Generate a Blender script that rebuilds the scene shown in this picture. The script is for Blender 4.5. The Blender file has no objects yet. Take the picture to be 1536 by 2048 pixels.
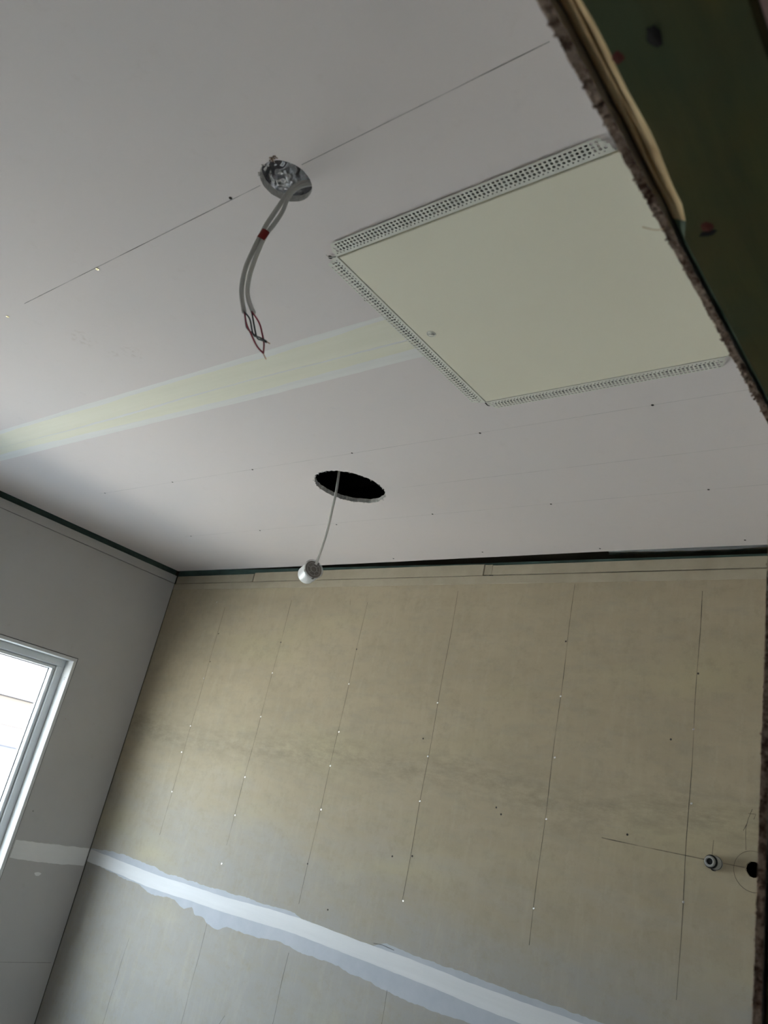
import bpy, math, random
from mathutils import Vector, Matrix
from mathutils.geometry import tessellate_polygon

random.seed(7)
scene = bpy.context.scene
col = scene.collection

# ------------------------------------------------------------------ camera
CAM = Vector((0.0, 0.0, 1.53))
cam_data = bpy.data.cameras.new('camera')
cam = bpy.data.objects.new('camera', cam_data)
col.objects.link(cam)
r_, u_, b_ = ((0.772239, 0.601248, 0.2053), (0.073814, -0.405857, 0.910951), (0.63103, -0.688318, -0.357799))
cam.matrix_world = Matrix(((r_[0], u_[0], b_[0], CAM.x), (r_[1], u_[1], b_[1], CAM.y), (r_[2], u_[2], b_[2], CAM.z), (0, 0, 0, 1)))
cam_data.sensor_fit = 'VERTICAL'
cam_data.sensor_height = 24.0
cam_data.sensor_width = 18.0
cam_data.lens = 24.0 * 1573.0 / 2048.0
cam_data.clip_start = 0.02
cam_data.dof.use_dof = True
cam_data.dof.focus_distance = 2.1
cam_data.dof.aperture_fstop = 5.0
scene.camera = cam

# ------------------------------------------------------------------ world, daylight, exposure
world = bpy.data.worlds.new('overcast_sky')
scene.world = world
world.use_nodes = True
bg = world.node_tree.nodes['Background']
bg.inputs['Color'].default_value = (0.74, 0.88, 1.06, 1)
bg.inputs['Strength'].default_value = 1.35
sun_data = bpy.data.lights.new('sun', 'SUN')
sun_data.energy = 8.0
sun_data.angle = 0.009
sun_data.color = (1.0, 0.93, 0.83)
sun = bpy.data.objects.new('sun', sun_data)
col.objects.link(sun)
sun.location = (6, -3, 9)
sun.rotation_euler = Vector((-0.40, 0.16, -0.90)).to_track_quat('-Z', 'Y').to_euler()
vs = scene.view_settings
vs.view_transform = 'Standard'
vs.look = 'None'
vs.exposure = 3.2
vs.gamma = 1.0
vs.use_curve_mapping = False
scene.cycles.max_bounces = 16
scene.cycles.diffuse_bounces = 10
scene.cycles.transparent_max_bounces = 12
scene.cycles.sample_clamp_indirect = 6.0

# room measures (metres): floor z 0, ceiling z 2.40
XL, YB, ZC = -3.116, 2.090, 2.400          # left wall face, back wall face, ceiling face
XR0, XR1 = -0.2190, -0.090                   # right wall: room face, hall face
YN = -1.30                                  # near wall
WY0, WY1, WZ0, WZ1 = 0.10, 1.746, 0.55, 1.884   # window opening
DY0, DY1, DZ = -0.05, 0.851, 2.030          # doorway opening

pl = bpy.data.lights.new('window_daylight_portal', 'AREA')
pl.shape = 'RECTANGLE'
pl.size = WY1 - WY0
pl.size_y = WZ1 - WZ0
pl.cycles.is_portal = True
po = bpy.data.objects.new('window_daylight_portal', pl)
col.objects.link(po)
po.location = (XL - 0.16, (WY0 + WY1) / 2, (WZ0 + WZ1) / 2)
po.rotation_euler = Vector((1, 0, 0)).to_track_quat('-Z', 'Z').to_euler()

# ------------------------------------------------------------------ helpers
def new_obj(name, verts, faces, mat, parent=None, smooth=False):
    if parent is not None:
        p, off = parent, Vector((0, 0, 0))
        while p is not None:
            off = off + p.location
            p = p.parent
        verts = [Vector(v) - off for v in verts]
    me = bpy.data.meshes.new(name)
    me.from_pydata([tuple(v) for v in verts], [], faces)
    me.update()
    if mat is not None:
        me.materials.append(mat)
    if smooth:
        for p in me.polygons:
            p.use_smooth = True
    o = bpy.data.objects.new(name, me)
    col.objects.link(o)
    if parent is not None:
        o.parent = parent
    return o

def empty(name, loc=(0, 0, 0)):
    o = bpy.data.objects.new(name, None)
    o.empty_display_size = 0.05
    o.location = loc
    col.objects.link(o)
    return o

def tag(o, label=None, category=None, group=None, kind=None):
    if label: o['label'] = label
    if category: o['category'] = category
    if group: o['group'] = group
    if kind: o['kind'] = kind
    return o

class MB:
    def __init__(s): s.v, s.f = [], []
    def add(s, verts, faces):
        n = len(s.v)
        s.v += [Vector(v) for v in verts]
        s.f += [tuple(i + n for i in f) for f in faces]
        return s
    def box(s, x0, x1, y0, y1, z0, z1):
        v = [(x, y, z) for x in (x0, x1) for y in (y0, y1) for z in (z0, z1)]
        return s.add(v, [(0, 1, 3, 2), (4, 6, 7, 5), (0, 4, 5, 1), (2, 3, 7, 6), (0, 2, 6, 4), (1, 5, 7, 3)])
    def bevel_box(s, x0, x1, y0, y1, z0, z1, b):
        # box with chamfered edges: 24 vertices
        c = Vector(((x0 + x1) / 2, (y0 + y1) / 2, (z0 + z1) / 2))
        h = Vector(((x1 - x0) / 2, (y1 - y0) / 2, (z1 - z0) / 2))
        idx, vs_ = {}, []
        for sx in (-1, 1):
            for sy in (-1, 1):
                for sz in (-1, 1):
                    for ax in range(3):
                        p = [h.x - b, h.y - b, h.z - b]
                        p[ax] += b
                        idx[(sx, sy, sz, ax)] = len(vs_)
                        vs_.append(c + Vector((sx * p[0], sy * p[1], sz * p[2])))
        fs = []
        for ax in range(3):
            a1, a2 = (ax + 1) % 3, (ax + 2) % 3
            for sgn in (-1, 1):
                q = []
                for t1, t2 in ((-1, -1), (1, -1), (1, 1), (-1, 1)):
                    k = [0, 0, 0]; k[ax] = sgn; k[a1] = t1; k[a2] = t2
                    q.append(idx[(k[0], k[1], k[2], ax)])
                fs.append(tuple(q if sgn > 0 else q[::-1]))
        for ax in range(3):
            a1, a2 = (ax + 1) % 3, (ax + 2) % 3
            for t1 in (-1, 1):
                for t2 in (-1, 1):
                    k0 = [0, 0, 0]; k1 = [0, 0, 0]
                    k0[ax], k1[ax] = -1, 1
                    k0[a1] = k1[a1] = t1; k0[a2] = k1[a2] = t2
                    fs.append((idx[(*k0, a1)], idx[(*k1, a1)], idx[(*k1, a2)], idx[(*k0, a2)]))
        for sx in (-1, 1):
            for sy in (-1, 1):
                for sz in (-1, 1):
                    fs.append(tuple(idx[(sx, sy, sz, a)] for a in range(3)))
        return s.add(vs_, fs)
    def tube(s, pts, rad, n=10, cap=True):
        pts = [Vector(p) for p in pts]
        rads = rad if isinstance(rad, (list, tuple)) else [rad] * len(pts)
        t0 = (pts[1] - pts[0]).normalized()
        nrm = t0.orthogonal().normalized()
        rings = []
        vs_, fs = [], []
        for i, p in enumerate(pts):
            a = pts[max(i - 1, 0)]; b = pts[min(i + 1, len(pts) - 1)]
            t = (b - a).normalized()
            nrm = (nrm - t * nrm.dot(t)).normalized()
            bn = t.cross(nrm)
            for k in range(n):
                an = 2 * math.pi * k / n
                vs_.append(p + (nrm * math.cos(an) + bn * math.sin(an)) * rads[i])
        for i in range(len(pts) - 1):
            for k in range(n):
                fs.append((i * n + k, i * n + (k + 1) % n, (i + 1) * n + (k + 1) % n, (i + 1) * n + k))
        if cap:
            fs.append(tuple(range(n))[::-1])
            fs.append(tuple(range((len(pts) - 1) * n, len(pts) * n)))
        return s.add(vs_, fs)
    def lathe(s, prof, origin, axis, n=32):
        # prof: (radius, height along axis)
        axis = Vector(axis).normalized()
        e1 = axis.orthogonal().normalized(); e2 = axis.cross(e1)
        o = Vector(origin)
        vs_, fs = [], []
        for r, hgt in prof:
            for k in range(n):
                an = 2 * math.pi * k / n
                vs_.append(o + axis * hgt + (e1 * math.cos(an) + e2 * math.sin(an)) * r)
        for i in range(len(prof) - 1):
            for k in range(n):
                fs.append((i * n + k, i * n + (k + 1) % n, (i + 1) * n + (k + 1) % n, (i + 1) * n + k))
        return s.add(vs_, fs)
    def build(s, name, mat, parent=None, smooth=False):
        return new_obj(name, s.v, s.f, mat, parent, smooth)

def spline(pts, sub=6):
    pts = [Vector(p) for p in pts]
    P = [pts[0] * 2 - pts[1]] + pts + [pts[-1] * 2 - pts[-2]]
    out = []
    for i in range(1, len(P) - 2):
        for k in range(sub):
            t = k / sub
            a, b, c, d = P[i - 1], P[i], P[i + 1], P[i + 2]
            out.append(0.5 * ((2 * b) + (c - a) * t + (2 * a - 5 * b + 4 * c - d) * t * t + (3 * b - a - 3 * c + d) * t ** 3))
    out.append(pts[-1])
    return out

def slab(name, outer, holes, to3, t0, t1, mat, parent=None):
    """flat sheet with holes: outlines are 2D, to3(u, v, w) places them, w runs from t0 (face) to t1 (rear)"""
    loops = [outer] + holes
    flat = [Vector((p[0], p[1], 0)) for l in loops for p in l]
    tris = tessellate_polygon([[Vector((p[0], p[1], 0)) for p in l] for l in loops])
    n = len(flat)
    verts = [to3(p.x, p.y, t0) for p in flat] + [to3(p.x, p.y, t1) for p in flat]
    faces = [tuple(t) for t in tris] + [tuple(i + n for i in t)[::-1] for t in tris]
    k = 0
    for l in loops:
        m = len(l)
        for i in range(m):
            a, b = k + i, k + (i + 1) % m
            faces.append((a, b, b + n, a + n))
        k += m
    o = new_obj(name, verts, faces, mat, parent)
    import bmesh
    bm = bmesh.new(); bm.from_mesh(o.data)
    bmesh.ops.recalc_face_normals(bm, faces=bm.faces)
    bm.to_mesh(o.data); bm.free()
    return o

def circle2(cx, cy, r, n=48, jag=0.0):
    out = []
    for k in range(n):
        a = 2 * math.pi * k / n
        rr = r + random.uniform(-jag, jag)
        out.append((cx + rr * math.cos(a), cy + rr * math.sin(a)))
    return out

# ------------------------------------------------------------------ materials
def principled(name, color, rough=0.8, metal=0.0, spec=0.3):
    m = bpy.data.materials.new(name)
    m.use_nodes = True
    b = m.node_tree.nodes['Principled BSDF']
    b.inputs['Base Color'].default_value = (*color, 1)
    b.inputs['Roughness'].default_value = rough
    b.inputs['Metallic'].default_value = metal
    b.inputs['Specular IOR Level'].default_value = spec
    return m

def N(m, t, **kw):
    n = m.node_tree.nodes.new(t)
    for k, v in kw.items():
        if k.startswith('i_'):
            n.inputs[k[2:].replace('_', ' ')].default_value = v
        else:
            setattr(n, k, v)
    return n

def L(m, a, b): m.node_tree.links.new(a, b)

def coords(m, scale=(1, 1, 1)):
    g = N(m, 'ShaderNodeNewGeometry')
    mp = N(m, 'ShaderNodeMapping')
    mp.inputs['Scale'].default_value = scale
    L(m, g.outputs['Position'], mp.inputs['Vector'])
    return mp.outputs['Vector']

def noise(m, vec, scale, detail=4, rough=0.6, lo=0.35, hi=0.65):
    n = N(m, 'ShaderNodeTexNoise')
    n.inputs['Scale'].default_value = scale
    n.inputs['Detail'].default_value = detail
    n.inputs['Roughness'].default_value = rough
    L(m, vec, n.inputs['Vector'])
    r = N(m, 'ShaderNodeMapRange')
    r.inputs['From Min'].default_value = lo
    r.inputs['From Max'].default_value = hi
    L(m, n.outputs['Fac'], r.inputs['Value'])
    return r.outputs['Result']

def mix(m, fac, a, b, blend='MIX'):
    n = N(m, 'ShaderNodeMix', data_type='RGBA', blend_type=blend)
    for sock, val in ((n.inputs[0], fac), (n.inputs[6], a), (n.inputs[7], b)):
        if isinstance(val, (int, float)): sock.default_value = val
        elif isinstance(val, tuple): sock.default_value = (*val, 1) if len(val) == 3 else val
        else: L(m, val, sock)
    return n.outputs[2]

def math_(m, op, a, b=None):
    n = N(m, 'ShaderNodeMath', operation=op)
    for i, v in enumerate((a, b)):
        if v is None: continue
        if isinstance(v, (int, float)): n.inputs[i].default_value = v
        else: L(m, v, n.inputs[i])
    return n.outputs[0]

def bump(m, height, strength=0.2, dist=0.001):
    b = N(m, 'ShaderNodeBump')
    b.inputs['Strength'].default_value = strength
    b.inputs['Distance'].default_value = dist
    L(m, height, b.inputs['Height'])
    L(m, b.outputs['Normal'], m.node_tree.nodes['Principled BSDF'].inputs['Normal'])

def set_col(m, c): L(m, c, m.node_tree.nodes['Principled BSDF'].inputs['Base Color'])

# plasterboard of the ceiling: grey-white paper with faint mottling
M_ceil = principled('ceiling_board_paper', (0.60, 0.575, 0.56), 0.85)
v = coords(M_ceil)
c = mix(M_ceil, noise(M_ceil, v, 3.0, 5), (0.755, 0.688, 0.672), (0.735, 0.680, 0.672))
c = mix(M_ceil, math_(M_ceil, 'MULTIPLY', noise(M_ceil, v, 22.0, 6, 0.7, 0.60, 0.78), 0.22), c, (0.58, 0.51, 0.47))
for sx_, sy_, sr_ in ((-1.652, 0.667, 0.040), (-1.575, 0.752, 0.034), (-1.63, 0.735, 0.02)):
    vd = N(M_ceil, 'ShaderNodeVectorMath', operation='DISTANCE'); vd.inputs[1].default_value = (sx_, sy_, 2.40)
    L(M_ceil, v, vd.inputs[0])
    mr_ = N(M_ceil, 'ShaderNodeMapRange'); mr_.inputs['From Min'].default_value = sr_; mr_.inputs['From Max'].default_value = sr_ * 0.4
    L(M_ceil, vd.outputs['Value'], mr_.inputs['Value'])
    c = mix(M_ceil, math_(M_ceil, 'MULTIPLY', math_(M_ceil, 'MULTIPLY', mr_.outputs[0], noise(M_ceil, v, 70.0, 3, 0.5, 0.5, 0.68)), 0.4), c, (0.52, 0.43, 0.37))
set_col(M_ceil, c)
bump(M_ceil, noise(M_ceil, v, 260.0, 2), 0.05, 0.0004)

# old wall board on the back wall: beige paper with brushed smears and a stained level band
M_back = principled('back_wall_paper', (0.52, 0.48, 0.385), 0.8)
v = coords(M_back)
vh = coords(M_back, (1.0, 1.0, 3.2))
vv = coords(M_back, (5.0, 5.0, 0.9))
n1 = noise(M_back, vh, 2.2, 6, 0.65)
tone_hi = mix(M_back, n1, (0.435, 0.366, 0.258), (0.390, 0.327, 0.229))     # ochre tone towards the top of the wall
tone_lo = mix(M_back, n1, (0.345, 0.327, 0.300), (0.32, 0.303, 0.278))    # greyer tone lower down
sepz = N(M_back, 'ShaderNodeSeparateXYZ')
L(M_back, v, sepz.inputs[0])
z_blend = N(M_back, 'ShaderNodeMapRange'); z_blend.interpolation_type = 'SMOOTHSTEP'
z_blend.inputs['From Min'].default_value = 1.12; z_blend.inputs['From Max'].default_value = 1.62
L(M_back, math_(M_back, 'ADD', sepz.outputs['Z'], math_(M_back, 'MULTIPLY', math_(M_back, 'SUBTRACT', n1, 0.5), 0.25)), z_blend.inputs['Value'])
c = mix(M_back, z_blend.outputs[0], tone_lo, tone_hi)
c = mix(M_back, math_(M_back, 'MULTIPLY', noise(M_back, vh, 9.0, 8, 0.75, 0.48, 0.70), 0.6), c, (0.34, 0.305, 0.235))
c = mix(M_back, math_(M_back, 'MULTIPLY', noise(M_back, vv, 8.0, 5, 0.7, 0.5, 0.8), 0.22), c, (0.53, 0.47, 0.36))
sep = N(M_back, 'ShaderNodeSeparateXYZ')
L(M_back, v, sep.inputs[0])
wob = noise(M_back, coords(M_back, (1, 1, 1)), 2.5, 3, 0.5, 0.2, 0.8)
zz = math_(M_back, 'ADD', sep.outputs['Z'], math_(M_back, 'MULTIPLY', wob, 0.10))
d1 = math_(M_back, 'ABSOLUTE', math_(M_back, 'SUBTRACT', zz, 1.745))
mr = N(M_back, 'ShaderNodeMapRange'); mr.inputs['From Min'].default_value = 0.085; mr.inputs['From Max'].default_value = 0.0
L(M_back, d1, mr.inputs['Value'])
st = math_(M_back, 'MULTIPLY', mr.outputs['Result'], noise(M_back, vh, 11.0, 7, 0.75, 0.42, 0.66))
yel = noise(M_back, vh, 1.3, 3, 0.5, 0.52, 0.72)
c = mix(M_back, math_(M_back, 'MULTIPLY', yel, 0.5), c, (0.455, 0.40, 0.245))
c = mix(M_back, math_(M_back, 'MULTIPLY', noise(M_back, v, 26.0, 8, 0.8, 0.50, 0.70), 0.5), c, (0.31, 0.27, 0.19))
c = mix(M_back, math_(M_back, 'MULTIPLY', st, 0.75), c, (0.26, 0.225, 0.16))
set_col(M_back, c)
bump(M_back, noise(M_back, v, 180.0, 3), 0.06, 0.0005)

M_left = principled('left_wall_paper', (0.50, 0.495, 0.475), 0.8)
v = coords(M_left)
c = mix(M_left, noise(M_left, v, 3.5, 5), (0.58, 0.57, 0.56), (0.55, 0.54, 0.53))
c = mix(M_left, math_(M_left, 'MULTIPLY', noise(M_left, v, 18.0, 6, 0.7, 0.62, 0.8), 0.3), c, (0.36, 0.34, 0.31))
set_col(M_left, c)
bump(M_left, noise(M_left, v, 180.0, 3), 0.05, 0.0005)

M_strip = principled('packing_strip_paper', (0.52, 0.485, 0.40), 0.8)
v = coords(M_strip)
set_col(M_strip, mix(M_strip, noise(M_strip, v, 14.0, 5), (0.440, 0.390, 0.295), (0.395, 0.345, 0.255)))

# gypsum core, crumbling where cut
M_gyp = principled('broken_gypsum_core', (0.55, 0.47, 0.40), 0.95)
v = coords(M_gyp)
c = mix(M_gyp, noise(M_gyp, v, 95.0, 5, 0.7, 0.42, 0.62), (0.60, 0.45, 0.35), (0.13, 0.065, 0.04))
set_col(M_gyp, c)
bump(M_gyp, noise(M_gyp, v, 260.0, 4), 0.9, 0.003)
M_gypw = principled('cut_gypsum_white', (0.62, 0.60, 0.57), 0.95)
v = coords(M_gypw)
set_col(M_gypw, mix(M_gypw, noise(M_gypw, v, 120.0, 4), (0.80, 0.78, 0.75), (0.64, 0.61, 0.58)))
bump(M_gypw, noise(M_gypw, v, 300.0, 3), 0.6, 0.002)

# stopping compound
def compound(name, c1, c2, scale_vec, edge=None):
    m = principled(name, c1, 0.75)
    v = coords(m, scale_vec)
    c = mix(m, noise(m, v, 5.0, 4), c1, c2)
    set_col(m, c)
    bump(m, noise(m, v, 30.0, 3), 0.12, 0.001)
    return m
M_cc = compound('ceiling_joint_compound_cream', (0.83, 0.805, 0.685), (0.80, 0.775, 0.65), (0.35, 9.0, 1))
M_ce = compound('ceiling_joint_compound_white', (0.82, 0.805, 0.78), (0.78, 0.765, 0.74), (0.5, 12.0, 1))
M_wc = compound('wall_joint_compound_white', (0.66, 0.66, 0.66), (0.62, 0.62, 0.62), (0.6, 1, 9.0))
M_ws = compound('wall_skim_compound_pale_blue', (0.45, 0.465, 0.50), (0.41, 0.43, 0.465), (3.0, 1, 3.0))
M_lc = compound('left_joint_compound', (0.88, 0.88, 0.87), (0.85, 0.85, 0.84), (1, 2.0, 6.0))

# timber
M_green = principled('green_treated_timber', (0.05, 0.06, 0.025), 0.65)
v = coords(M_green, (1, 0.12, 1))
v2 = coords(M_green)
c = mix(M_green, noise(M_green, v, 60.0, 5, 0.6), (0.095, 0.098, 0.034), (0.070, 0.080, 0.032))
c = mix(M_green, math_(M_green, 'MULTIPLY', noise(M_green, v2, 7.0, 4, 0.6, 0.45, 0.7), 0.6), c, (0.115, 0.085, 0.028))
c = mix(M_green, math_(M_green, 'MULTIPLY', noise(M_green, v2, 5.0, 3, 0.6, 0.5, 0.75), 0.6), c, (0.050, 0.085, 0.052))
set_col(M_green, c)
bump(M_green, noise(M_green, v, 120.0, 4), 0.2, 0.001)
M_gedge = principled('green_timber_pale_edge', (0.11, 0.15, 0.10), 0.6)
v = coords(M_gedge, (1, 0.15, 1))
set_col(M_gedge, mix(M_gedge, noise(M_gedge, v, 40.0, 4), (0.10, 0.14, 0.085), (0.06, 0.11, 0.09)))
M_plate = principled('green_top_plate_timber', (0.05, 0.085, 0.075), 0.6)
v = coords(M_plate, (0.3, 0.3, 1))
set_col(M_plate, mix(M_plate, noise(M_plate, v, 30.0, 4), (0.12, 0.19, 0.17), (0.075, 0.12, 0.105)))
M_raw = principled('raw_split_pine', (0.55, 0.40, 0.20), 0.7)
v = coords(M_raw, (1, 0.10, 1))
v2 = coords(M_raw, (1, 0.5, 1))
c = mix(M_raw, noise(M_raw, v, 110.0, 5, 0.65), (0.80, 0.62, 0.36), (0.62, 0.43, 0.21))
c = mix(M_raw, math_(M_raw, 'MULTIPLY', noise(M_raw, v2, 28.0, 3, 0.5, 0.55, 0.75), 0.7), c, (0.42, 0.22, 0.08))
set_col(M_raw, c)
bump(M_raw, noise(M_raw, v, 160.0, 4), 0.5, 0.002)
M_knot = principled('knot_black', (0.012, 0.009, 0.006), 0.5)
M_knotr = principled('knot_red', (0.10, 0.022, 0.012), 0.5)
M_frame = principled('dark_framing', (0.06, 0.05, 0.035), 0.9)
M_void = principled('roof_void_dark', (0.03, 0.03, 0.03), 0.95)
M_floor = principled('particleboard_floor', (0.50, 0.43, 0.33), 0.8)
v = coords(M_floor)
set_col(M_floor, mix(M_floor, noise(M_floor, v, 40.0, 5), (0.30, 0.285, 0.26), (0.24, 0.225, 0.20)))
M_hall = principled('hall_board', (0.35, 0.32, 0.28), 0.85)
v = coords(M_hall)
set_col(M_hall, mix(M_hall, noise(M_hall, v, 3.0, 4), (0.34, 0.32, 0.29), (0.30, 0.28, 0.25)))
M_pink = principled('hall_board_edge_pink', (0.42, 0.28, 0.25), 0.9)

# access panel
M_panel = principled('access_panel_enamel', (0.565, 0.56, 0.455), 0.45, 0.0, 0.35)
v = coords(M_panel)
set_col(M_panel, mix(M_panel, noise(M_panel, v, 2.5, 3), (0.85, 0.81, 0.67), (0.83, 0.785, 0.645)))
M_flange = principled('access_panel_flange_enamel', (0.62, 0.61, 0.54), 0.45)
v = coords(M_flange)
set_col(M_flange, mix(M_flange, noise(M_flange, v, 20.0, 3), (0.76, 0.75, 0.68), (0.72, 0.71, 0.64)))
# metals and plastics
M_foil = principled('silver_foil', (0.78, 0.78, 0.80), 0.20, 1.0)
v = coords(M_foil)
bump(M_foil, noise(M_foil, v, 30.0, 2), 0.5, 0.008)
M_gold = principled('zinc_gold_screw', (0.72, 0.62, 0.36), 0.25, 1.0)
M_zinc = principled('bright_zinc_screw', (0.85, 0.83, 0.76), 0.18, 1.0)
M_dark = principled('dark_screw', (0.07, 0.06, 0.05), 0.6)
M_black = principled('black_rubber', (0.012, 0.012, 0.012), 0.5)
M_cable = principled('grey_cable_sheath', (0.50, 0.49, 0.465), 0.5)
M_cablew = principled('white_cable_sheath', (0.85, 0.83, 0.79), 0.45)
M_red = principled('red_insulation', (0.28, 0.008, 0.03), 0.45)
M_tape = principled('red_tape', (0.20, 0.010, 0.008), 0.5)
M_blk = principled('black_insulation', (0.016, 0.018, 0.014), 0.45)
M_copper = principled('copper', (0.55, 0.27, 0.15), 0.35, 1.0)
M_white = principled('white_plastic', (0.80, 0.81, 0.81), 0.3, 0.0, 0.5)
M_whg = principled('grey_white_plastic', (0.36, 0.36, 0.345), 0.4)
M_dial = principled('grey_fitting_face', (0.22, 0.20, 0.18), 0.5)
M_dial2 = principled('grey_fitting_ribs', (0.42, 0.405, 0.38), 0.5)
M_clear = bpy.data.materials.new('clear_plastic'); M_clear.use_nodes = True
def clearish(m, trans=0.75, tint=(1, 1, 1), rough=0.08):
    nt = m.node_tree; nt.nodes.clear()
    out = nt.nodes.new('ShaderNodeOutputMaterial'); mx = nt.nodes.new('ShaderNodeMixShader')
    t = nt.nodes.new('ShaderNodeBsdfTransparent'); g = nt.nodes.new('ShaderNodeBsdfGlossy')
    t.inputs['Color'].default_value = (*tint, 1)
    g.inputs['Roughness'].default_value = rough
    mx.inputs[0].default_value = 1 - trans
    nt.links.new(t.outputs[0], mx.inputs[1]); nt.links.new(g.outputs[0], mx.inputs[2]); nt.links.new(mx.outputs[0], out.inputs[0])
clearish(M_clear, 0.7)
M_glass = bpy.data.materials.new('window_glass'); M_glass.use_nodes = True
clearish(M_glass, 0.94, (0.97, 0.99, 0.98), 0.0)
lw = N(M_glass, 'ShaderNodeLayerWeight'); lw.inputs['Blend'].default_value = 0.5
fm = math_(M_glass, 'MINIMUM', math_(M_glass, 'ADD', math_(M_glass, 'MULTIPLY', math_(M_glass, 'POWER', lw.outputs['Facing'], 5.0), 1.2), 0.05), 1.0)
for n_ in M_glass.node_tree.nodes:
    if n_.bl_idname == 'ShaderNodeMixShader': L(M_glass, fm, n_.inputs[0])
M_film = bpy.data.materials.new('plastic_film'); M_film.use_nodes = True
clearish(M_film, 0.5, (0.7, 0.75, 0.7), 0.25)
M_alu = principled('white_window_joinery', (0.72, 0.74, 0.75), 0.35, 0.0, 0.4)
M_liner = principled('white_primed_liner', (0.74, 0.75, 0.75), 0.5)
M_seal = principled('window_seal', (0.10, 0.10, 0.10), 0.6)
M_pencil = bpy.data.materials.new('pencil_mark'); M_pencil.use_nodes = True
def pencil(m, lo, hi, colr):
    nt = m.node_tree; nt.nodes.clear()
    out = nt.nodes.new('ShaderNodeOutputMaterial'); mx = nt.nodes.new('ShaderNodeMixShader')
    t = nt.nodes.new('ShaderNodeBsdfTransparent'); d = nt.nodes.new('ShaderNodeBsdfDiffuse')
    d.inputs['Color'].default_value = (*colr, 1)
    f = noise(m, coords(m), 12.0, 4, 0.6, 0.3, 0.7)
    mr = N(m, 'ShaderNodeMapRange'); mr.inputs['To Min'].default_value = lo; mr.inputs['To Max'].default_value = hi
    nt.links.new(f, mr.inputs['Value']); nt.links.new(mr.outputs[0], mx.inputs[0])
    nt.links.new(t.outputs[0], mx.inputs[1]); nt.links.new(d.outputs[0], mx.inputs[2]); nt.links.new(mx.outputs[0], out.inputs[0])
pencil(M_pencil, 0.2, 0.8, (0.13, 0.115, 0.095))
M_pencil2 = bpy.data.materials.new('faint_pencil_mark'); M_pencil2.use_nodes = True
pencil(M_pencil2, 0.08, 0.4, (0.2, 0.19, 0.18))

# ------------------------------------------------------------------ building shell
def structure(o): return tag(o, kind='structure')

structure(MB().box(-3.3, 1.4, -1.45, 2.3, -0.12, 0.0).build('floor', M_floor))
roof = structure(MB().box(-3.36, 1.5, -1.5, 2.36, 2.80, 2.90).build('roof', M_void))

# ---- back wall
wb = structure(empty('wall_back', (-1.6, YB, 0)))
MB().box(-3.30, 1.4, YB + 0.10, YB + 0.2, 0, 2.80).build('framing', M_frame, wb)
to_b = lambda u, w, t: Vector((u, YB + t, w))
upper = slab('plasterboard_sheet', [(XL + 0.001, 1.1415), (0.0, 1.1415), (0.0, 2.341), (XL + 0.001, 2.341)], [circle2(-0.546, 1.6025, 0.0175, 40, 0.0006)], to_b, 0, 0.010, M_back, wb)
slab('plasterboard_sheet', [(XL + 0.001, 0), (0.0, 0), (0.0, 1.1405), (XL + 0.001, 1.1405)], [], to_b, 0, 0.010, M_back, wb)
# tapered factory edge of the upper sheet: a shallow lip below the crack
MB().add([(XL + 0.002, YB - 0.0002, 2.3125), (0, YB - 0.0002, 2.3125), (0, YB - 0.0022, 2.3145), (XL + 0.002, YB - 0.0022, 2.3145),
          (0, YB - 0.0022, 2.3408), (XL + 0.002, YB - 0.0022, 2.3408), (0, YB + 0.001, 2.3408), (XL + 0.002, YB + 0.001, 2.3408)],
         [(0, 1, 2, 3), (3, 2, 4, 5), (5, 4, 6, 7)]).build('sheet_edge_lip', M_strip, wb)
# packing strips under the top plate, cut in three lengths
for x0, x1, z0, z1, dy in ((XL + 0.004, -2.573, 2.3435, 2.3795, 0.001), (-2.566, -1.4165, 2.3435, 2.3835, -0.001), (-1.382, 0.0, 2.3440, 2.3775, -0.002)):
    MB().bevel_box(x0, x1, YB + dy, YB + 0.010, z0, z1, 0.0008).build('packing_strip', M_strip, wb)
MB().bevel_box(-1.4145, -1.385, YB + 0.001, YB + 0.010, 2.346, 2.3815, 0.0008).build('packing_strip', M_strip, wb)
MB().box(-1.391, -1.378, YB - 0.0012, YB + 0.004, 2.3375, 2.3435).build('notch', M_black, wb)
tpv, tpf = [], []           # the plate runs slightly out of level
for x, zt in ((-3.20, 2.424), (-2.60, 2.404), (-1.55, 2.3925), (-0.10, 2.387)):
    tpv += [(x, YB + 0.011, 2.345), (x, YB + 0.011, zt), (x, YB + 0.0995, zt), (x, YB + 0.0995, 2.345)]
for k in range(3):
    for q in range(4):
        tpf.append((k * 4 + q, k * 4 + (q + 1) % 4, k * 4 + 4 + (q + 1) % 4, k * 4 + 4 + q))
tpf += [(0, 3, 2, 1), (12, 13, 14, 15)]
new_obj('top_plate', tpv, tpf, M_plate, wb)

# ---- left wall with the window opening
wl = structure(empty('wall_left', (XL, 0.4, 0)))
to_l = lambda u, w, t: Vector((XL - t, u, w))
g = 0.003
slab('framing', [(-1.45, 0), (2.19, 0), (2.19, 2.80), (-1.45, 2.80)], [[(WY0, WZ0), (WY1, WZ0), (WY1, WZ1), (WY0, WZ1)]], to_l, 0.011, 0.13, M_frame, wl)
yl = YB - 0.0024
slab('plasterboard_sheet', [(YN, 1.141), (WY0 - g, 1.141), (WY0 - g, WZ1 + g), (WY1 + g, WZ1 + g), (WY1 + g, 1.141), (yl, 1.141), (yl, 2.342), (YN, 2.342)], [], to_l, 0, 0.010, M_left, wl)
slab('plasterboard_sheet', [(YN, 0), (yl, 0), (yl, 1.1395), (WY1 + g, 1.1395), (WY1 + g, WZ0 - g), (WY0 - g, WZ0 - g), (WY0 - g, 1.1395), (YN, 1.1395)], [], to_l, 0, 0.010, M_left, wl)
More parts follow.
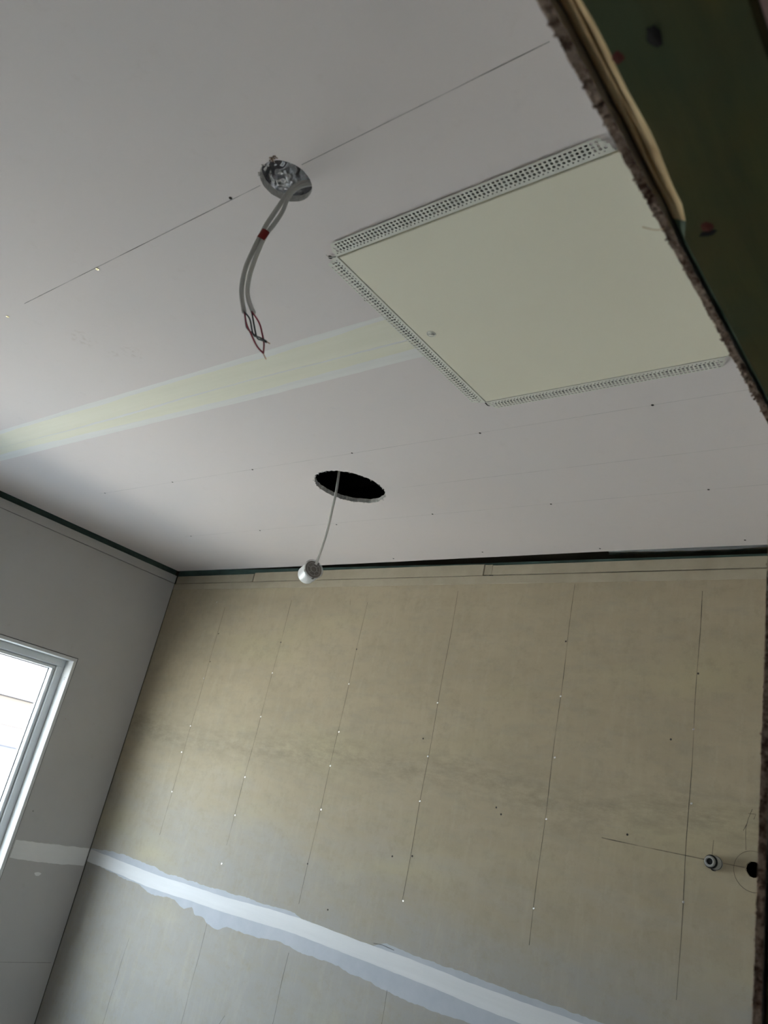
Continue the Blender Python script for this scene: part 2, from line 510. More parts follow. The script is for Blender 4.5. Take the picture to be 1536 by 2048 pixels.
MB().bevel_box(XL - 0.010, XL + 0.001, YN, yl, 2.3445, 2.381, 0.0008).build('packing_strip', M_left, wl)
MB().bevel_box(XL - 0.10, XL - 0.011, YN, YB, 2.345, 2.455, 0.004).build('top_plate', M_plate, wl)

# ---- right wall with the doorway
wr = structure(empty('wall_right', (XR0, 0.4, 0)))
def ragged_edge(p, q, n, amp):
    out = []
    for i in range(1, n):
        t = i / n
        out.append((p[0] + (q[0] - p[0]) * t + random.uniform(-amp, amp), p[1] + (q[1] - p[1]) * t + random.uniform(-amp, amp)))
    return out
to_r = lambda u, w, t: Vector((XR0 + t, u, w))
head = ragged_edge((DY0, DZ), (DY1, DZ), 170, 0.0016)
jamb = ragged_edge((DY1, DZ), (DY1, 0), 260, 0.0013)
room_board = slab('plasterboard_sheet', [(YN, 0), (DY0, 0), (DY0, DZ)] + head + [(DY1, DZ)] + jamb + [(DY1, 0), (YB, 0), (YB, 2.40), (YN, 2.40)], [], to_r, 0, 0.0075, M_gyp, wr)
room_board.data.materials.append(M_left)
for p in room_board.data.polygons:
    if abs(p.normal.x) > 0.9: p.material_index = 1
slab('plasterboard_sheet', [(YN, 0), (DY0, 0), (DY0, DZ - 0.001), (DY1, DZ - 0.001), (DY1, 0), (YB, 0), (YB, 2.40), (YN, 2.40)], [], lambda u, w, t: Vector((XR1 - 0.012 + t, u, w)), 0, 0.012, M_pink, wr)
# timber lintel under side, jamb studs
TX0, TX1 = XR0 + 0.0092, XR1 - 0.014
nn = 60
rows = []
for i in range(nn + 1):
    y = -0.16 + (1.0 + 0.16) * i / nn
    # wane: the room side corner is split away for y < 0.50
    if y < 0.505:
        w = 0.0155 + 0.0015 * math.sin(y * 21) + 0.0008 * math.sin(y * 63 + 1)
        w *= min(1.0, max(0.0, (0.512 - y) / 0.02))
    else:
        w = 0.0
    w = max(w, 0.0035)
    rows.append((y, w))
prof = lambda y, w: [(TX0, y, 2.15), (TX0, y, DZ + 0.002 + w * 0.5), (TX0 + w, y, DZ + 0.0005), (TX1 - 0.004, y, DZ + 0.0005), (TX1, y, DZ + 0.004), (TX1, y, 2.15)]
vs_, fs = [], []
for y, w in rows: vs_ += prof(y, w)
for i in range(nn):
    for k in range(5):
        if k == 1: continue
        a = i * 6 + k
        fs.append((a, a + 1, a + 7, a + 6))
fs += [tuple(range(6)), tuple(range(nn * 6, nn * 6 + 6))[::-1]]
lintel = new_obj('lintel_timber', vs_, fs, M_green, wr)
# the split corner itself (raw pine) and the pale green arris beyond it
def strip_between(a, b, sel):
    vs2, fs2 = [], []
    for i, (y, w) in enumerate(rows):
        p = prof(y, w)
        vs2 += [p[a], p[b]]
    for i in range(nn):
        if sel(rows[i][0]): fs2.append((i * 2, i * 2 + 1, i * 2 + 3, i * 2 + 2))
    return vs2, fs2
for nm, sel, mt in (('split_edge', lambda y: y < 0.49, M_raw), ('pale_arris', lambda y: y >= 0.49, M_gedge)):
    a, b = strip_between(1, 2, sel)
    o = new_obj(nm, a, b, mt, lintel)
tag(bpy.data.objects['split_edge'], 'raw yellow split timber edge')
# raised splinters lying along the split
for y0, y1, x, r in ((0.20, 0.40, 0.010, 0.0014), (0.37, 0.498, 0.006, 0.0018)):
    pts = [(TX0 + x + 0.0012 * math.sin(t * 5 + y0 * 40), y0 + (y1 - y0) * t, DZ + 0.0085 - x * 0.5) for t in [i / 8 for i in range(9)]]
    MB().tube(pts, [r * (0.25 + 0.75 * math.sin(math.pi * min(0.96, max(0.04, i / 8)))) for i in range(9)], 6).build('splinter', M_raw, lintel)
MB().tube(spline([(TX0 - 0.003, 0.497, DZ - 0.001), (TX0 - 0.012, 0.494, DZ - 0.003), (TX0 - 0.021, 0.486, DZ - 0.003)]), 0.0004, 5).build('fibre', M_raw, lintel)
def knot(name, x, y, rx, ry, mat):
    vs3 = [(x, y, DZ - 0.0004)]
    n = 18
    for k in range(n):
        a = 2 * math.pi * k / n
        q = 1 + random.uniform(-0.16, 0.16)
        vs3.append((x + rx * q * math.cos(a), y + ry * q * math.sin(a), DZ + 0.0003))
    return new_obj(name, vs3, [(0, 1 + k, 1 + (k + 1) % n) for k in range(n)], mat, lintel)
knot('knot', -0.164, 0.332, 0.0045, 0.0085, M_knot)
knot('knot', -0.190, 0.335, 0.0040, 0.0050, M_knotr)
knot('knot', -0.186, 0.511, 0.0045, 0.0065, M_knotr)
knot('knot', -0.1875, 0.518, 0.007, 0.0035, M_knot)
MB().bevel_box(TX0, TX1, DY1 + 0.0025, DY1 + 0.047, 0.0, DZ, 0.003).build('jamb_stud', M_green, wr)
MB().bevel_box(TX0, TX1, DY0 - 0.047, DY0 - 0.002, 0.0, DZ, 0.003).build('jamb_stud', M_green, wr)
MB().box(XR0 + 0.012, XR1 - 0.012, YN, YB, 2.16, 2.80).build('framing', M_frame, wr)
MB().box(XR0 + 0.012, XR1 - 0.012, DY1 + 0.05, YB, 0, 2.16).build('framing', M_frame, wr)
MB().box(XR0 + 0.012, XR1 - 0.012, YN, DY0 - 0.05, 0, 2.16).build('framing', M_frame, wr)

# ---- crumbs along the cut board edge over the doorway and down the jamb
cr = MB()
def crumb(mb, c, r):
    p = [Vector(c) + Vector((random.gauss(0, 1), random.gauss(0, 1), random.gauss(0, 1))).normalized() * r * random.uniform(0.6, 1.2) for _ in range(6)]
    dirs = [(1, 0, 0), (-1, 0, 0), (0, 1, 0), (0, -1, 0), (0, 0, 1), (0, 0, -1)]
    p = [Vector(c) + Vector(d) * r * random.uniform(0.6, 1.3) for d in dirs]
    mb.add(p, [(0, 2, 4), (2, 1, 4), (1, 3, 4), (3, 0, 4), (2, 0, 5), (1, 2, 5), (3, 1, 5), (0, 3, 5)])
for i in range(420):
    crumb(cr, (XR0 + random.uniform(-0.0006, 0.0075), random.uniform(0.15, DY1), DZ + random.uniform(-0.0012, 0.001)), random.uniform(0.0007, 0.0022))
for i in range(520):
    crumb(cr, (XR0 + random.uniform(-0.0003, 0.0075), DY1 - random.uniform(-0.001, 0.0009), random.uniform(1.1, DZ)), random.uniform(0.0007, 0.0018))
tag(cr.build('gypsum_crumbs', M_gyp, wr), kind='stuff')

# ---- near wall, hall
structure(MB().box(-3.3, XR0, YN - 0.15, YN, 0, 2.80).build('wall_near', M_hall))
structure(MB().box(1.3, 1.4, -1.45, 2.19, 0, 2.80).build('wall_hall', M_hall))
structure(MB().box(XR0, 1.3, YN - 0.15, YN, 0, 2.80).build('wall_hall_end', M_hall))
structure(MB().box(XR1, 1.3, YN, YB, 2.40, 2.42).build('ceiling_hall', M_hall))

# ------------------------------------------------------------------ ceiling
ce = structure(empty('ceiling', (-1.6, 0.4, ZC)))
to_c = lambda u, w, t: Vector((u, w, ZC + t))
XE = XL + 0.018        # board stops short of the left wall
H1, H1R = (-0.8475, 0.5390), 0.0415
H2, H2R = (-1.5270, 1.4970), 0.1070
PX0, PX1, PY0, PY1 = -0.884, -0.366, 0.702, 1.203     # access panel opening
CN, CR = 0.016, 0.046              # board left whole at the corners
OV = 0.0215             # the opening is cut wider than the frame; the flanges lap it
sheetA = slab('plasterboard_sheet', [(XE, YN), (XR0, YN), (XR0, 0.9400), (PX1 + OV, 0.9400), (PX1 + OV, PY0 + CN), (PX1, PY0 + CN), (PX1, PY0), (PX1 - CR, PY0), (PX1 - CR, PY0 - OV), (PX0 + CN, PY0 - OV), (PX0 + CN, PY0), (PX0, PY0), (PX0, PY0 + CN), (PX0 - OV, PY0 + CN), (PX0 - OV, 0.9400), (XE, 0.9400)],
              [circle2(*H1, H1R, 56, 0.0004)], to_c, 0, 0.013, M_ceil, ce)
def back_edge():
    out = []
    n = 40
    for i in range(n + 1):
        x = XR0 + (XE - XR0) * i / n
        y = 2.0735 + 0.0050 * math.sin((x + 0.4) * 2.3) + random.uniform(-0.0006, 0.0006)
        if x > -1.3: y -= 0.005 * min(1, (x + 1.3) / 0.4)
        out.append((x, y))
    return out
sheetB = slab('plasterboard_sheet', [(XE, 0.9402), (PX0 - OV, 0.9402), (PX0 - OV, PY1 - CN), (PX0, PY1 - CN), (PX0, PY1), (PX0 + CN, PY1), (PX0 + CN, PY1 + OV), (PX1 - CR, PY1 + OV), (PX1 - CR, PY1), (PX1, PY1), (PX1, PY1 - CN), (PX1 + OV, PY1 - CN), (PX1 + OV, 0.9402), (XR0, 0.9402)] + back_edge(),
              [circle2(*H2, H2R, 110, 0.0026)], to_c, 0, 0.013, M_ceil, ce)
for sh in (sheetA, sheetB):
    sh.data.materials.append(M_gypw)
    for p in sh.data.polygons:
        if abs(p.normal.z) < 0.5: p.material_index = 1
# crumbled paper lip round the two holes
for (cx, cy), R, n, a0, a1, nm in ((H2, H2R, 240, 0, 2 * math.pi, 'frayed_rim'), (H1, H1R, 34, math.pi * 1.2, math.pi * 1.62, 'frayed_rim')):
    m = MB()
    for i in range(n):
        a = random.uniform(a0, a1)
        rr = R + random.gauss(0.0005, 0.0016)
        crumb(m, (cx + rr * math.cos(a), cy + rr * math.sin(a), ZC + random.uniform(-0.0015, 0.004)), random.uniform(0.0007, 0.0020))
    tag(m.build(nm, M_gypw, ce), kind='stuff')
m = MB()
for i in range(34):
    crumb(m, (-0.8330 + random.gauss(0, 0.0035), 0.4955 + random.gauss(0, 0.0022), ZC - 0.0004), random.uniform(0.0007, 0.0016))
tag(m.build('frayed_rim', M_gyp, ce), kind='stuff')
# joists in the roof void
MB().box(XL, XR0, 1.2325, 1.2675, ZC + 0.0135, ZC + 0.09).build('joist', M_frame, ce)

# joint compound band, ceiling: cream field with a whiter feathered margin either side
def band(name, x0, x1, lo, hi, mat, parent, place, seed=0, jag=0.0012, step=0.02, thick=0.0008):
    rnd = random.Random(seed)
    n = max(2, int(abs(x1 - x0) / step))
    vs4, fs4 = [], []
    ks = (0.0, 0.06, 0.3, 0.5, 0.7, 0.94, 1.0)
    hs = (0.0001, 0.55, 0.9, 1.0, 0.9, 0.55, 0.0001)
    a = b = 0.0
    for i in range(n + 1):
        x = x0 + (x1 - x0) * i / n
        a = a * 0.7 + rnd.uniform(-jag, jag); b = b * 0.7 + rnd.uniform(-jag, jag)
        l, h_ = lo(x) + a, hi(x) + b
        for k, hh in zip(ks, hs):
            vs4.append(place(x, l + (h_ - l) * k, 0.0002 + hh * thick))
    m_ = len(ks)
    for i in range(n):
        for k in range(m_ - 1):
            q = i * m_ + k
            fs4.append((q, q + 1, q + m_ + 1, q + m_))
    return new_obj(name, vs4, fs4, mat, parent, True)

def lerp_table(tab):
    tab = sorted(tab)
    def f(x):
        if x <= tab[0][0]: return tab[0][1]
        for (a, ya), (b, yb) in zip(tab, tab[1:]):
            if x <= b: 
                t = (x - a) / (b - a); t = t * t * (3 - 2 * t)
                return ya + (yb - ya) * t
        return tab[-1][1]
    return f
on_c = lambda x, y, h: Vector((x, y, ZC - h))
for x0, x1, sd in ((XE, PX0 - 0.0235, 1), (PX1 + 0.03, XR0, 2)):
    jb = band('joint_compound', x0, x1, lambda x: 0.8715 + 0.001 * math.sin(x * 7), lambda x: 1.0125 + 0.0018 * math.sin(x * 4 + 1), M_ce, ce, on_c, sd, 0.0007)
    band('top_coat', x0, x1, lambda x: 0.886 + 0.002 * math.sin(x * 9), lambda x: 0.985 + 0.006 * math.sin(x * 3), M_cc, jb, lambda x, y, h: on_c(x, y, h + 0.0009), sd + 5, 0.0010, thick=0.0006)
    band('trowel_ridge', x0, x1, lambda x: 0.946 + 0.003 * math.sin(x * 5), lambda x: 0.951 + 0.004 * math.sin(x * 5.4), M_ce, jb, lambda x, y, h: on_c(x, y, h + 0.0014), sd + 9, 0.0008, thick=0.0006)

# ribbons for pencil lines
def line(name, pts, width, place, parent, mat, lift=0.00035):
    vs5, fs5 = [], []
    P = [Vector((p[0], p[1])) for p in pts]
    for i, p in enumerate(P):
        a, b = P[max(0, i - 1)], P[min(len(P) - 1, i + 1)]
        t = (b - a).normalized(); nrm = Vector((-t.y, t.x)) * width / 2
        for s_ in (-1, 1):
            q = p + nrm * s_
            vs5.append(place(q.x, q.y, lift))
    for i in range(len(P) - 1):
        fs5.append((2 * i, 2 * i + 1, 2 * i + 3, 2 * i + 2))
    return new_obj(name, vs5, fs5, mat, parent)
on_b = lambda x, z, h: Vector((x, YB - h, z))
on_l = lambda y, z, h: Vector((XL + h, y, z))
line('pencil_line', [(-1.66, 0.5265), (-0.892, 0.5255)], 0.0013, on_c, ce, M_pencil)
line('pencil_line', [(-0.80, 0.5255), (-0.39, 0.526)], 0.0013, on_c, ce, M_pencil)
line('pencil_line', [(-2.60, 1.3185), (-0.23, 1.322)], 0.0012, on_c, ce, M_pencil2)
line('pencil_line', [(-2.60, 1.7225), (-0.23, 1.716)], 0.0012, on_c, ce, M_pencil2)
line('pencil_line', [(-1.36, 1.535), (-0.30, 1.531)], 0.0012, on_c, ce, M_pencil2)

# screws: one kind of head, shared mesh
def screw_mesh(name, mat, r=0.0042):
    mb = MB()
    mb.lathe([(r, 0.0), (r, 0.0004), (r * 0.85, 0.0009), (r * 0.42, 0.0011), (r * 0.36, 0.0002), (0.0001, 0.0001)], (0, 0, 0), (0, 0, 1), 12)
    me = bpy.data.meshes.new(name)
    me.from_pydata([tuple(q) for q in mb.v], [], mb.f)
    me.materials.append(mat)
    for p in me.polygons: p.use_smooth = True
    return me
S_gold, S_zinc, S_dark = screw_mesh('screw_gold', M_gold, 0.0040), screw_mesh('screw_zinc', M_zinc, 0.0031), screw_mesh('screw_dark', M_dark, 0.0028)
def screw(me, loc, normal, parent):
    o = bpy.data.objects.new('screw', me)
    col.objects.link(o)
    o.parent = parent
    o.location = Vector(loc) - parent.location
    o.rotation_euler = Vector(normal).to_track_quat('Z', 'Y').to_euler()
    return o
CS_gold = [(-1.371, 0.5301), (-1.7587, 0.5364)]
CS_dark = [(-0.9605, 0.5221), (-2.5597, 1.3185), (-2.1557, 1.3183), (-1.7651, 1.3209), (-1.368, 1.319), (-0.9709, 1.3222), (-0.5634, 1.3218), (-2.56, 1.7211), (-2.1593, 1.7259), (-1.7847, 1.7311), (-1.3792, 1.7167), (-0.9879, 1.72), (-0.5761, 1.7171), (-1.7775, 2.043), (-1.3883, 2.0236), (-0.9881, 2.0405), (-0.5789, 2.0293), (-0.9145, 0.8208)]
for x, y in CS_gold: screw(S_gold, (x, y, ZC - 0.0001), (0, 0, -1), ce)
for x, y in CS_dark: screw(S_dark, (x, y, ZC - 0.0001), (0, 0, -1), ce)

GOLD = [(-2.7668, 2.2518), (-2.7036, 1.9176), (-2.7007, 1.7211), (-2.7087, 1.6152), (-2.6971, 1.4628), (-2.3017, 1.9633), (-2.303, 1.7942), (-2.3037, 1.5719), (-2.3036, 1.4376), (-2.3074, 1.2723), (-1.8989, 1.9467), (-1.8951, 1.7789), (-1.9, 1.6639), (-1.8972, 1.5215), (-1.506, 1.9104), (-1.5058, 1.7425), (-1.5051, 1.608), (-1.0806, 1.9634), (-1.0748, 1.7907), (-1.0772, 1.6258), (-0.7002, 1.9069), (-0.6937, 1.7254), (-1.5001, 1.3275), (-1.0812, 1.401), (-0.6981, 1.5003)]
DARK = [(-2.6933, 2.1113), (-2.6952, 1.9897), (-2.2993, 2.0858), (-1.8993, 2.0728), (-1.5362, 1.7943), (-1.9037, 1.3508), (-1.4968, 1.4515), (-1.0861, 2.1269), (-0.6976, 2.052), (-0.756, 1.8753), (-1.2372, 1.6312), (-1.2187, 1.6155), (-0.8482, 1.6257), (-1.7779, 1.2411), (-1.57, 1.4369)]
for x, z in GOLD: screw(S_zinc, (x, YB + 0.0001, z), (0, -1, 0), wb)
for x, z in DARK: screw(S_dark, (x, YB + 0.0001, z), (0, -1, 0), wb)
for y, z in ((1.7849, 1.6429), (1.783, 1.2812)): screw(S_zinc, (XL - 0.0001, y, z), (1, 0, 0), wl)

# ---- pencil stud lines on the back wall
for a, b, mt in (((-2.7017, 2.228), (-2.6946, 1.3014), M_pencil), ((-2.2990, 2.2607), (-2.3080, 1.3345), M_pencil), ((-1.8976, 2.2496), (-1.9020, 1.2303), M_pencil),
             ((-1.5035, 2.29), (-1.5035, 1.3298), M_pencil), ((-1.0801, 2.3079), (-1.0820, 1.3132), M_pencil), ((-0.7002, 2.2811), (-0.699, 1.2945), M_pencil),
             ((-2.700, 0.94), (-2.7091, 0.60), M_pencil), ((-2.3012, 1.085), (-2.3032, 0.60), M_pencil), ((-1.8999, 1.09), (-1.9008, 0.60), M_pencil), ((-1.4991, 1.10), (-1.4972, 0.60), M_pencil)):
    n = 24
    pts = [(a[0] + (b[0] - a[0]) * i / n + 0.0012 * math.sin(i * 0.7 + a[0] * 9), a[1] + (b[1] - a[1]) * i / n) for i in range(n + 1)]
    line('pencil_line', pts, 0.0019, on_b, wb, mt)
# plumber's set-out round the pipe: level line, circle, arrow
line('pencil_line', [(-0.915, 1.6065), (-0.899, 1.6060), (-0.80, 1.6045), (-0.65, 1.6035), (-0.565, 1.6030)], 0.0021, on_b, wb, M_pencil)
line('pencil_circle', [(-0.546 + 0.043 * math.cos(2 * math.pi * i / 40), 1.598 + 0.044 * math.sin(2 * math.pi * i / 40)) for i in range(41)], 0.0015, on_b, wb, M_pencil)
line('pencil_stroke', [(-0.5636, 1.6416), (-0.5655, 1.670), (-0.5657, 1.691), (-0.561, 1.712), (-0.5529, 1.7347)], 0.0015, on_b, wb, M_pencil)
line('pencil_stroke', [(-0.5614, 1.7232), (-0.5449, 1.7240), (-0.549, 1.712)], 0.0014, on_b, wb, M_pencil)
line('pencil_stroke', [(-0.6370, 1.6500), (-0.6385, 1.6150)], 0.0014, on_b, wb, M_pencil)
line('pencil_stroke', [(-0.565, 1.697), (-0.571, 1.683)], 0.0014, on_b, wb, M_pencil)
line('pencil_stroke', [(-1.512, 2.235), (-1.498, 2.250), (-1.508, 2.228)], 0.0014, on_b, wb, M_pencil2)
line('pencil_stroke', [(-1.985, 2.262), (-1.980, 2.240)], 0.0016, on_b, wb, M_pencil)
line('pencil_stroke', [(-2.14, 0.80), (-2.11, 0.855)], 0.0015, on_b, wb, M_pencil)
# level pencil line low on the left wall
line('pencil_line', [(1.60, 0.747), (2.075, 0.748)], 0.0018, on_l, wl, M_pencil)

# ---- wall joint: thin skim with a wavy edge, bright paper tape coat on top
sk_hi = lerp_table([(-3.115, 1.176), (-2.99, 1.190), (-2.874, 1.1945), (-2.70, 1.190), (-2.60, 1.184), (-2.39, 1.188), (-2.30, 1.192), (-2.125, 1.1960), (-1.95, 1.199), (-1.80, 1.190), (-1.60, 1.186), (-1.52, 1.205), (-1.3, 1.201), (-1.1, 1.20), (-0.8, 1.198), (-0.2, 1.20)])
sk_lo = lerp_table([(-3.115, 1.127), (-2.95, 1.122), (-2.83, 1.113), (-2.74, 1.118), (-2.65, 1.098), (-2.52, 1.112), (-2.45, 1.094), (-2.40, 1.108), (-2.376, 1.092), (-2.33, 1.094), (-2.30, 1.078), (-2.25, 1.076), (-2.20, 1.091), (-2.0856, 1.0956), (-1.95, 1.108), (-1.85, 1.102), (-1.70, 1.108), (-1.64, 1.1015), (-1.45, 1.0896), (-1.28, 1.090), (-1.1, 1.10), (-0.8, 1.092), (-0.2, 1.10)])
sk = band('joint_skim', XL + 0.003, XR0, sk_lo, sk_hi, M_ws, wb, on_b, 21, 0.0020, 0.010, 0.0006)
tp_c = lerp_table([(-3.115, 1.149), (-2.68, 1.143), (-2.3, 1.152), (-1.88, 1.169), (-1.47, 1.166), (-1.14, 1.160), (-0.2, 1.162)])
band('tape_coat', XL + 0.003, XR0, lambda x: tp_c(x) - 0.0235, lambda x: tp_c(x) + 0.0235, M_wc, sk, lambda x, z, h: on_b(x, z, h + 0.0007), 22, 0.0008, 0.02, 0.0008)
line('scratch', [(-1.578, 1.196), (-1.545, 1.1995), (-1.50, 1.1965)], 0.0022, on_b, wb, M_pencil, 0.0012)
lj = band('joint_compound', WY1 + 0.008, YB - 0.006, lambda y: 1.108 - 0.006 * math.sin((y - 1.75) * 9), lambda y: 1.1715 + 0.012 * max(0, y - 1.9), M_lc, wl, on_l, 31, 0.0013, 0.01)
new_obj('filler_dab', [on_l(1.8918 + 0.014 * math.cos(a) * (1 + 0.2 * math.sin(3 * a)), 1.059 + 0.007 * math.sin(a), 0.0007) for a in [2 * math.pi * i / 16 for i in range(16)]], [tuple(range(16))], M_lc, wl)

# ------------------------------------------------------------------ window
wi = structure(empty('window_1', (XL, (WY0 + WY1) / 2, WZ0)))
LT = 0.0135
for nm, b in (('liner', (WY0, WY1, WZ1 - LT, WZ1)), ('liner', (WY0, WY1, WZ0, WZ0 + LT)), ('liner', (WY1 - LT, WY1, WZ0 + LT, WZ1 - LT)), ('liner', (WY0, WY0 + LT, WZ0 + LT, WZ1 - LT))):
    MB().bevel_box(XL - 0.125, XL + 0.0025, b[0], b[1], b[2], b[3], 0.0012).build(nm, M_liner, wi)
iy0, iy1, iz0, iz1 = WY0 + LT, WY1 - LT, WZ0 + LT, WZ1 - LT
def ring(name, x0, x1, y0, y1, z0, z1, w, mat, parent, bev=0.0015):
    root = None
    for i, b in enumerate(((y0, y1, z1 - w, z1), (y0, y1, z0, z0 + w), (y0, y0 + w, z0 + w, z1 - w), (y1 - w, y1, z0 + w, z1 - w))):
        MB().bevel_box(x0, x1, b[0], b[1], b[2], b[3], bev).build(name, mat, parent)
ring('window_frame', XL - 0.125, XL - 0.056, iy0, iy1, iz0, iz1, 0.030, M_alu, wi, 0.002)
ring('sash_rail', XL - 0.115, XL - 0.066, iy0 + 0.0315, iy1 - 0.0315, iz0 + 0.0315, iz1 - 0.0315, 0.013, M_alu, wi, 0.002)
ring('glazing_seal', XL - 0.0955, XL - 0.0935, iy0 + 0.044, iy1 - 0.044, iz0 + 0.044, iz1 - 0.044, 0.0035, M_seal, wi, 0.0005)
MB().box(XL - 0.101, XL - 0.097, iy0 + 0.043, iy1 - 0.043, iz0 + 0.043, iz1 - 0.043).build('pane', M_glass, wi)
for z in (1.80, 1.793):
    screw(S_dark, (XL - 0.022, WY1 - LT - 0.0001, z), (0, -1, 0), wi).scale = (0.6, 0.6, 0.6)

# ------------------------------------------------------------------ outside
M_ground = principled('pale_concrete', (0.42, 0.42, 0.41), 0.9)
v = coords(M_ground)
set_col(M_ground, mix(M_ground, noise(M_ground, v, 2.0, 4), (0.44, 0.44, 0.43), (0.38, 0.38, 0.37)))
structure(MB().box(-3.95, -3.25, -2.2, 3.0, 2.36, 2.44).build('sky_blocker_eave', M_liner))  # unseen eave, added to cut the high sky light entering the window
structure(MB().box(-40, -3.30, -30, 40, -0.25, -0.15).build('ground', M_ground))
M_nw = principled('neighbour_white_weatherboard', (0.22, 0.24, 0.26), 0.8)
M_nl = principled('neighbour_lilac_fascia', (0.055, 0.055, 0.075), 0.7)
M_np = principled('neighbour_peach_brick', (0.26, 0.215, 0.18), 0.85)
M_nr = principled('neighbour_pale_roof', (0.065, 0.065, 0.078), 0.7)
nh = empty('neighbour_house', (-8.0, 3.0, -0.15))
tag(nh, 'pale neighbouring house blurred in bright daylight beyond the window glass', 'house')
for k in range(10):
    z0 = -0.15 + k * 0.158
    MB().add([(-8.00, -1, z0), (-8.00, 7.5, z0), (-8.02, 7.5, z0 + 0.156), (-8.02, -1, z0 + 0.156), (-9.5, -1, z0), (-9.5, 7.5, z0), (-9.5, 7.5, z0 + 0.156), (-9.5, -1, z0 + 0.156)],
             [(0, 1, 2, 3), (4, 7, 6, 5), (0, 4, 5, 1), (3, 2, 6, 7), (0, 3, 7, 4), (1, 5, 6, 2)]).build('weatherboard', M_nw, nh)
MB().bevel_box(-8.15, -7.9, -1.1, 7.6, 1.43, 1.62, 0.01).build('fascia', M_nl, nh)
MB().bevel_box(-9.5, -8.12, -1, 7.5, 1.62, 1.90, 0.01).build('upper_wall', M_np, nh)
MB().add([(-8.0, -1.2, 1.90), (-8.0, 7.7, 1.90), (-8.9, 7.7, 2.45), (-8.9, -1.2, 2.45), (-9.8, 7.7, 1.90), (-9.8, -1.2, 1.90)],
         [(0, 1, 2, 3), (3, 2, 4, 5), (0, 5, 4, 1), (0, 3, 5), (1, 4, 2)]).build('roof', M_nr, nh)

# ------------------------------------------------------------------ access panel
ap = empty('access_panel', ((PX0 + PX1) / 2, (PY0 + PY1) / 2, ZC))
tag(ap, 'cream metal access panel with perforated flanges set in the ceiling', 'access panel')
FZ0, FZ1 = ZC - 0.0038, ZC - 0.0030
def flange(p0, p1, outdir, width, parent):
    """perforated strip: p0 to p1 along the inner edge, outdir away from the door"""
    p0, p1, o = Vector((*p0, 0)), Vector((*p1, 0)), Vector((*outdir, 0))
    ln = (p1 - p0).length; t = (p1 - p0) / ln
    mb = MB()
    def quad(a, b, c, d):   # (u, v) corners: both faces
        for z, rev in ((FZ0, False), (FZ1, True)):
            q = [p0 + t * u + o * v_ + Vector((0, 0, z)) for u, v_ in (a, b, c, d)]
            mb.add(q, [(0, 1, 2, 3)] if not rev else [(3, 2, 1, 0)])
    def cell(u0, u1, v0, v1, r):
        cu, cv = (u0 + u1) / 2, (v0 + v1) / 2
        n = 8
        outer = [(u1, cv), (u1, v1), (cu, v1), (u0, v1), (u0, cv), (u0, v0), (cu, v0), (u1, v0)]
        inner = [(cu + r * math.cos(2 * math.pi * k / n), cv + r * math.sin(2 * math.pi * k / n)) for k in range(n)]
        base = len(mb.v)
        vs6 = []
        for z in (FZ0, FZ1):
            for u, v_ in outer + inner:
                vs6.append(p0 + t * u + o * v_ + Vector((0, 0, z)))
        fs6 = []
        for k in range(n):
            k2 = (k + 1) % n
            fs6.append((k, k2, n + k2, n + k))
            fs6.append((2 * n + k2, 2 * n + k, 3 * n + k, 3 * n + k2))
            fs6.append((n + k, n + k2, 3 * n + k2, 3 * n + k))
        mb.add(vs6, fs6)
    m_in, m_out, rows_ = 0.0030, 0.0020, 4
    vs0 = m_in
    rowh = [0.0042] + [(width - m_in - m_out - 0.0042) / 3] * 3
    pitch = 0.0075
    cut = 0.010                       # clipped outer corners
    quad((0, 0), (ln, 0), (ln, m_in), (0, m_in))
    for r in range(rows_):
        v0, v1 = vs0, vs0 + rowh[r]; vs0 = v1
        ins = 0.002 + max(0.0, (r - 1)) * 0.0035
        n = int((ln - 2 * ins) / pitch - 0.5)
        start = (ln - n * pitch) / 2 + (pitch / 4 if r % 2 else -pitch / 4)
        quad((ins, v0), (start, v0), (start, v1), (ins, v1))
        for k in range(n):
            cell(start + k * pitch, start + (k + 1) * pitch, v0, v1, 0.0014 if r == 0 else 0.0025)
        quad((start + n * pitch, v0), (ln - ins, v0), (ln - ins, v1), (start + n * pitch, v1))
    ins = 0.0125
    quad((ins, vs0), (ln - ins, vs0), (ln - ins, width), (ins, width))
    # outer hem turned towards the board
    q = [p0 + t * ins + o * width, p0 + t * (ln - ins) + o * width]
    return mb.build('perforated_flange', M_flange, parent)
FW = 0.0285
flange((PX0, PY0), (PX1 - 0.017, PY0), (0, -1), FW, ap)
flange((PX0, PY1), (PX1 - 0.024, PY1), (0, 1), FW, ap)
flange((PX0, PY0), (PX0, PY1), (-1, 0), FW, ap)
flange((PX1, PY0), (PX1, PY1), (1, 0), FW, ap)
# upstand of the frame inside the opening and the hinged door
for b in ((PX0, PX1, PY0, PY0 + 0.0012), (PX0, PX1, PY1 - 0.0012, PY1), (PX0, PX0 + 0.0012, PY0 + 0.0012, PY1 - 0.0012), (PX1 - 0.0012, PX1, PY0 + 0.0012, PY1 - 0.0012)):
    MB().box(b[0], b[1], b[2], b[3], FZ0, ZC + 0.03).build('frame_upstand', M_flange, ap)
dr = MB().bevel_box(PX0 + 0.0035, PX1 - 0.0035, PY0 + 0.0045, PY1 - 0.003, FZ0 - 0.0004, ZC + 0.012, 0.001).build('door', M_panel, ap)
lk = (-0.8530, 0.9500, FZ0 - 0.0004)
lock = MB().lathe([(0.0092, 0), (0.0092, 0.0007), (0.0082, 0.0011), (0.0079, 0.0002), (0.0072, 0.0002), (0.0069, 0.0010), (0.0001, 0.0012)], lk, (0, 0, -1), 32).build('lock', M_flange, dr, True)
sx = MB()
a = math.radians(28)
dv = Vector((math.cos(a), math.sin(a), 0)); nv = Vector((-dv.y, dv.x, 0))
cc = Vector(lk) + Vector((0, 0, -0.0013))
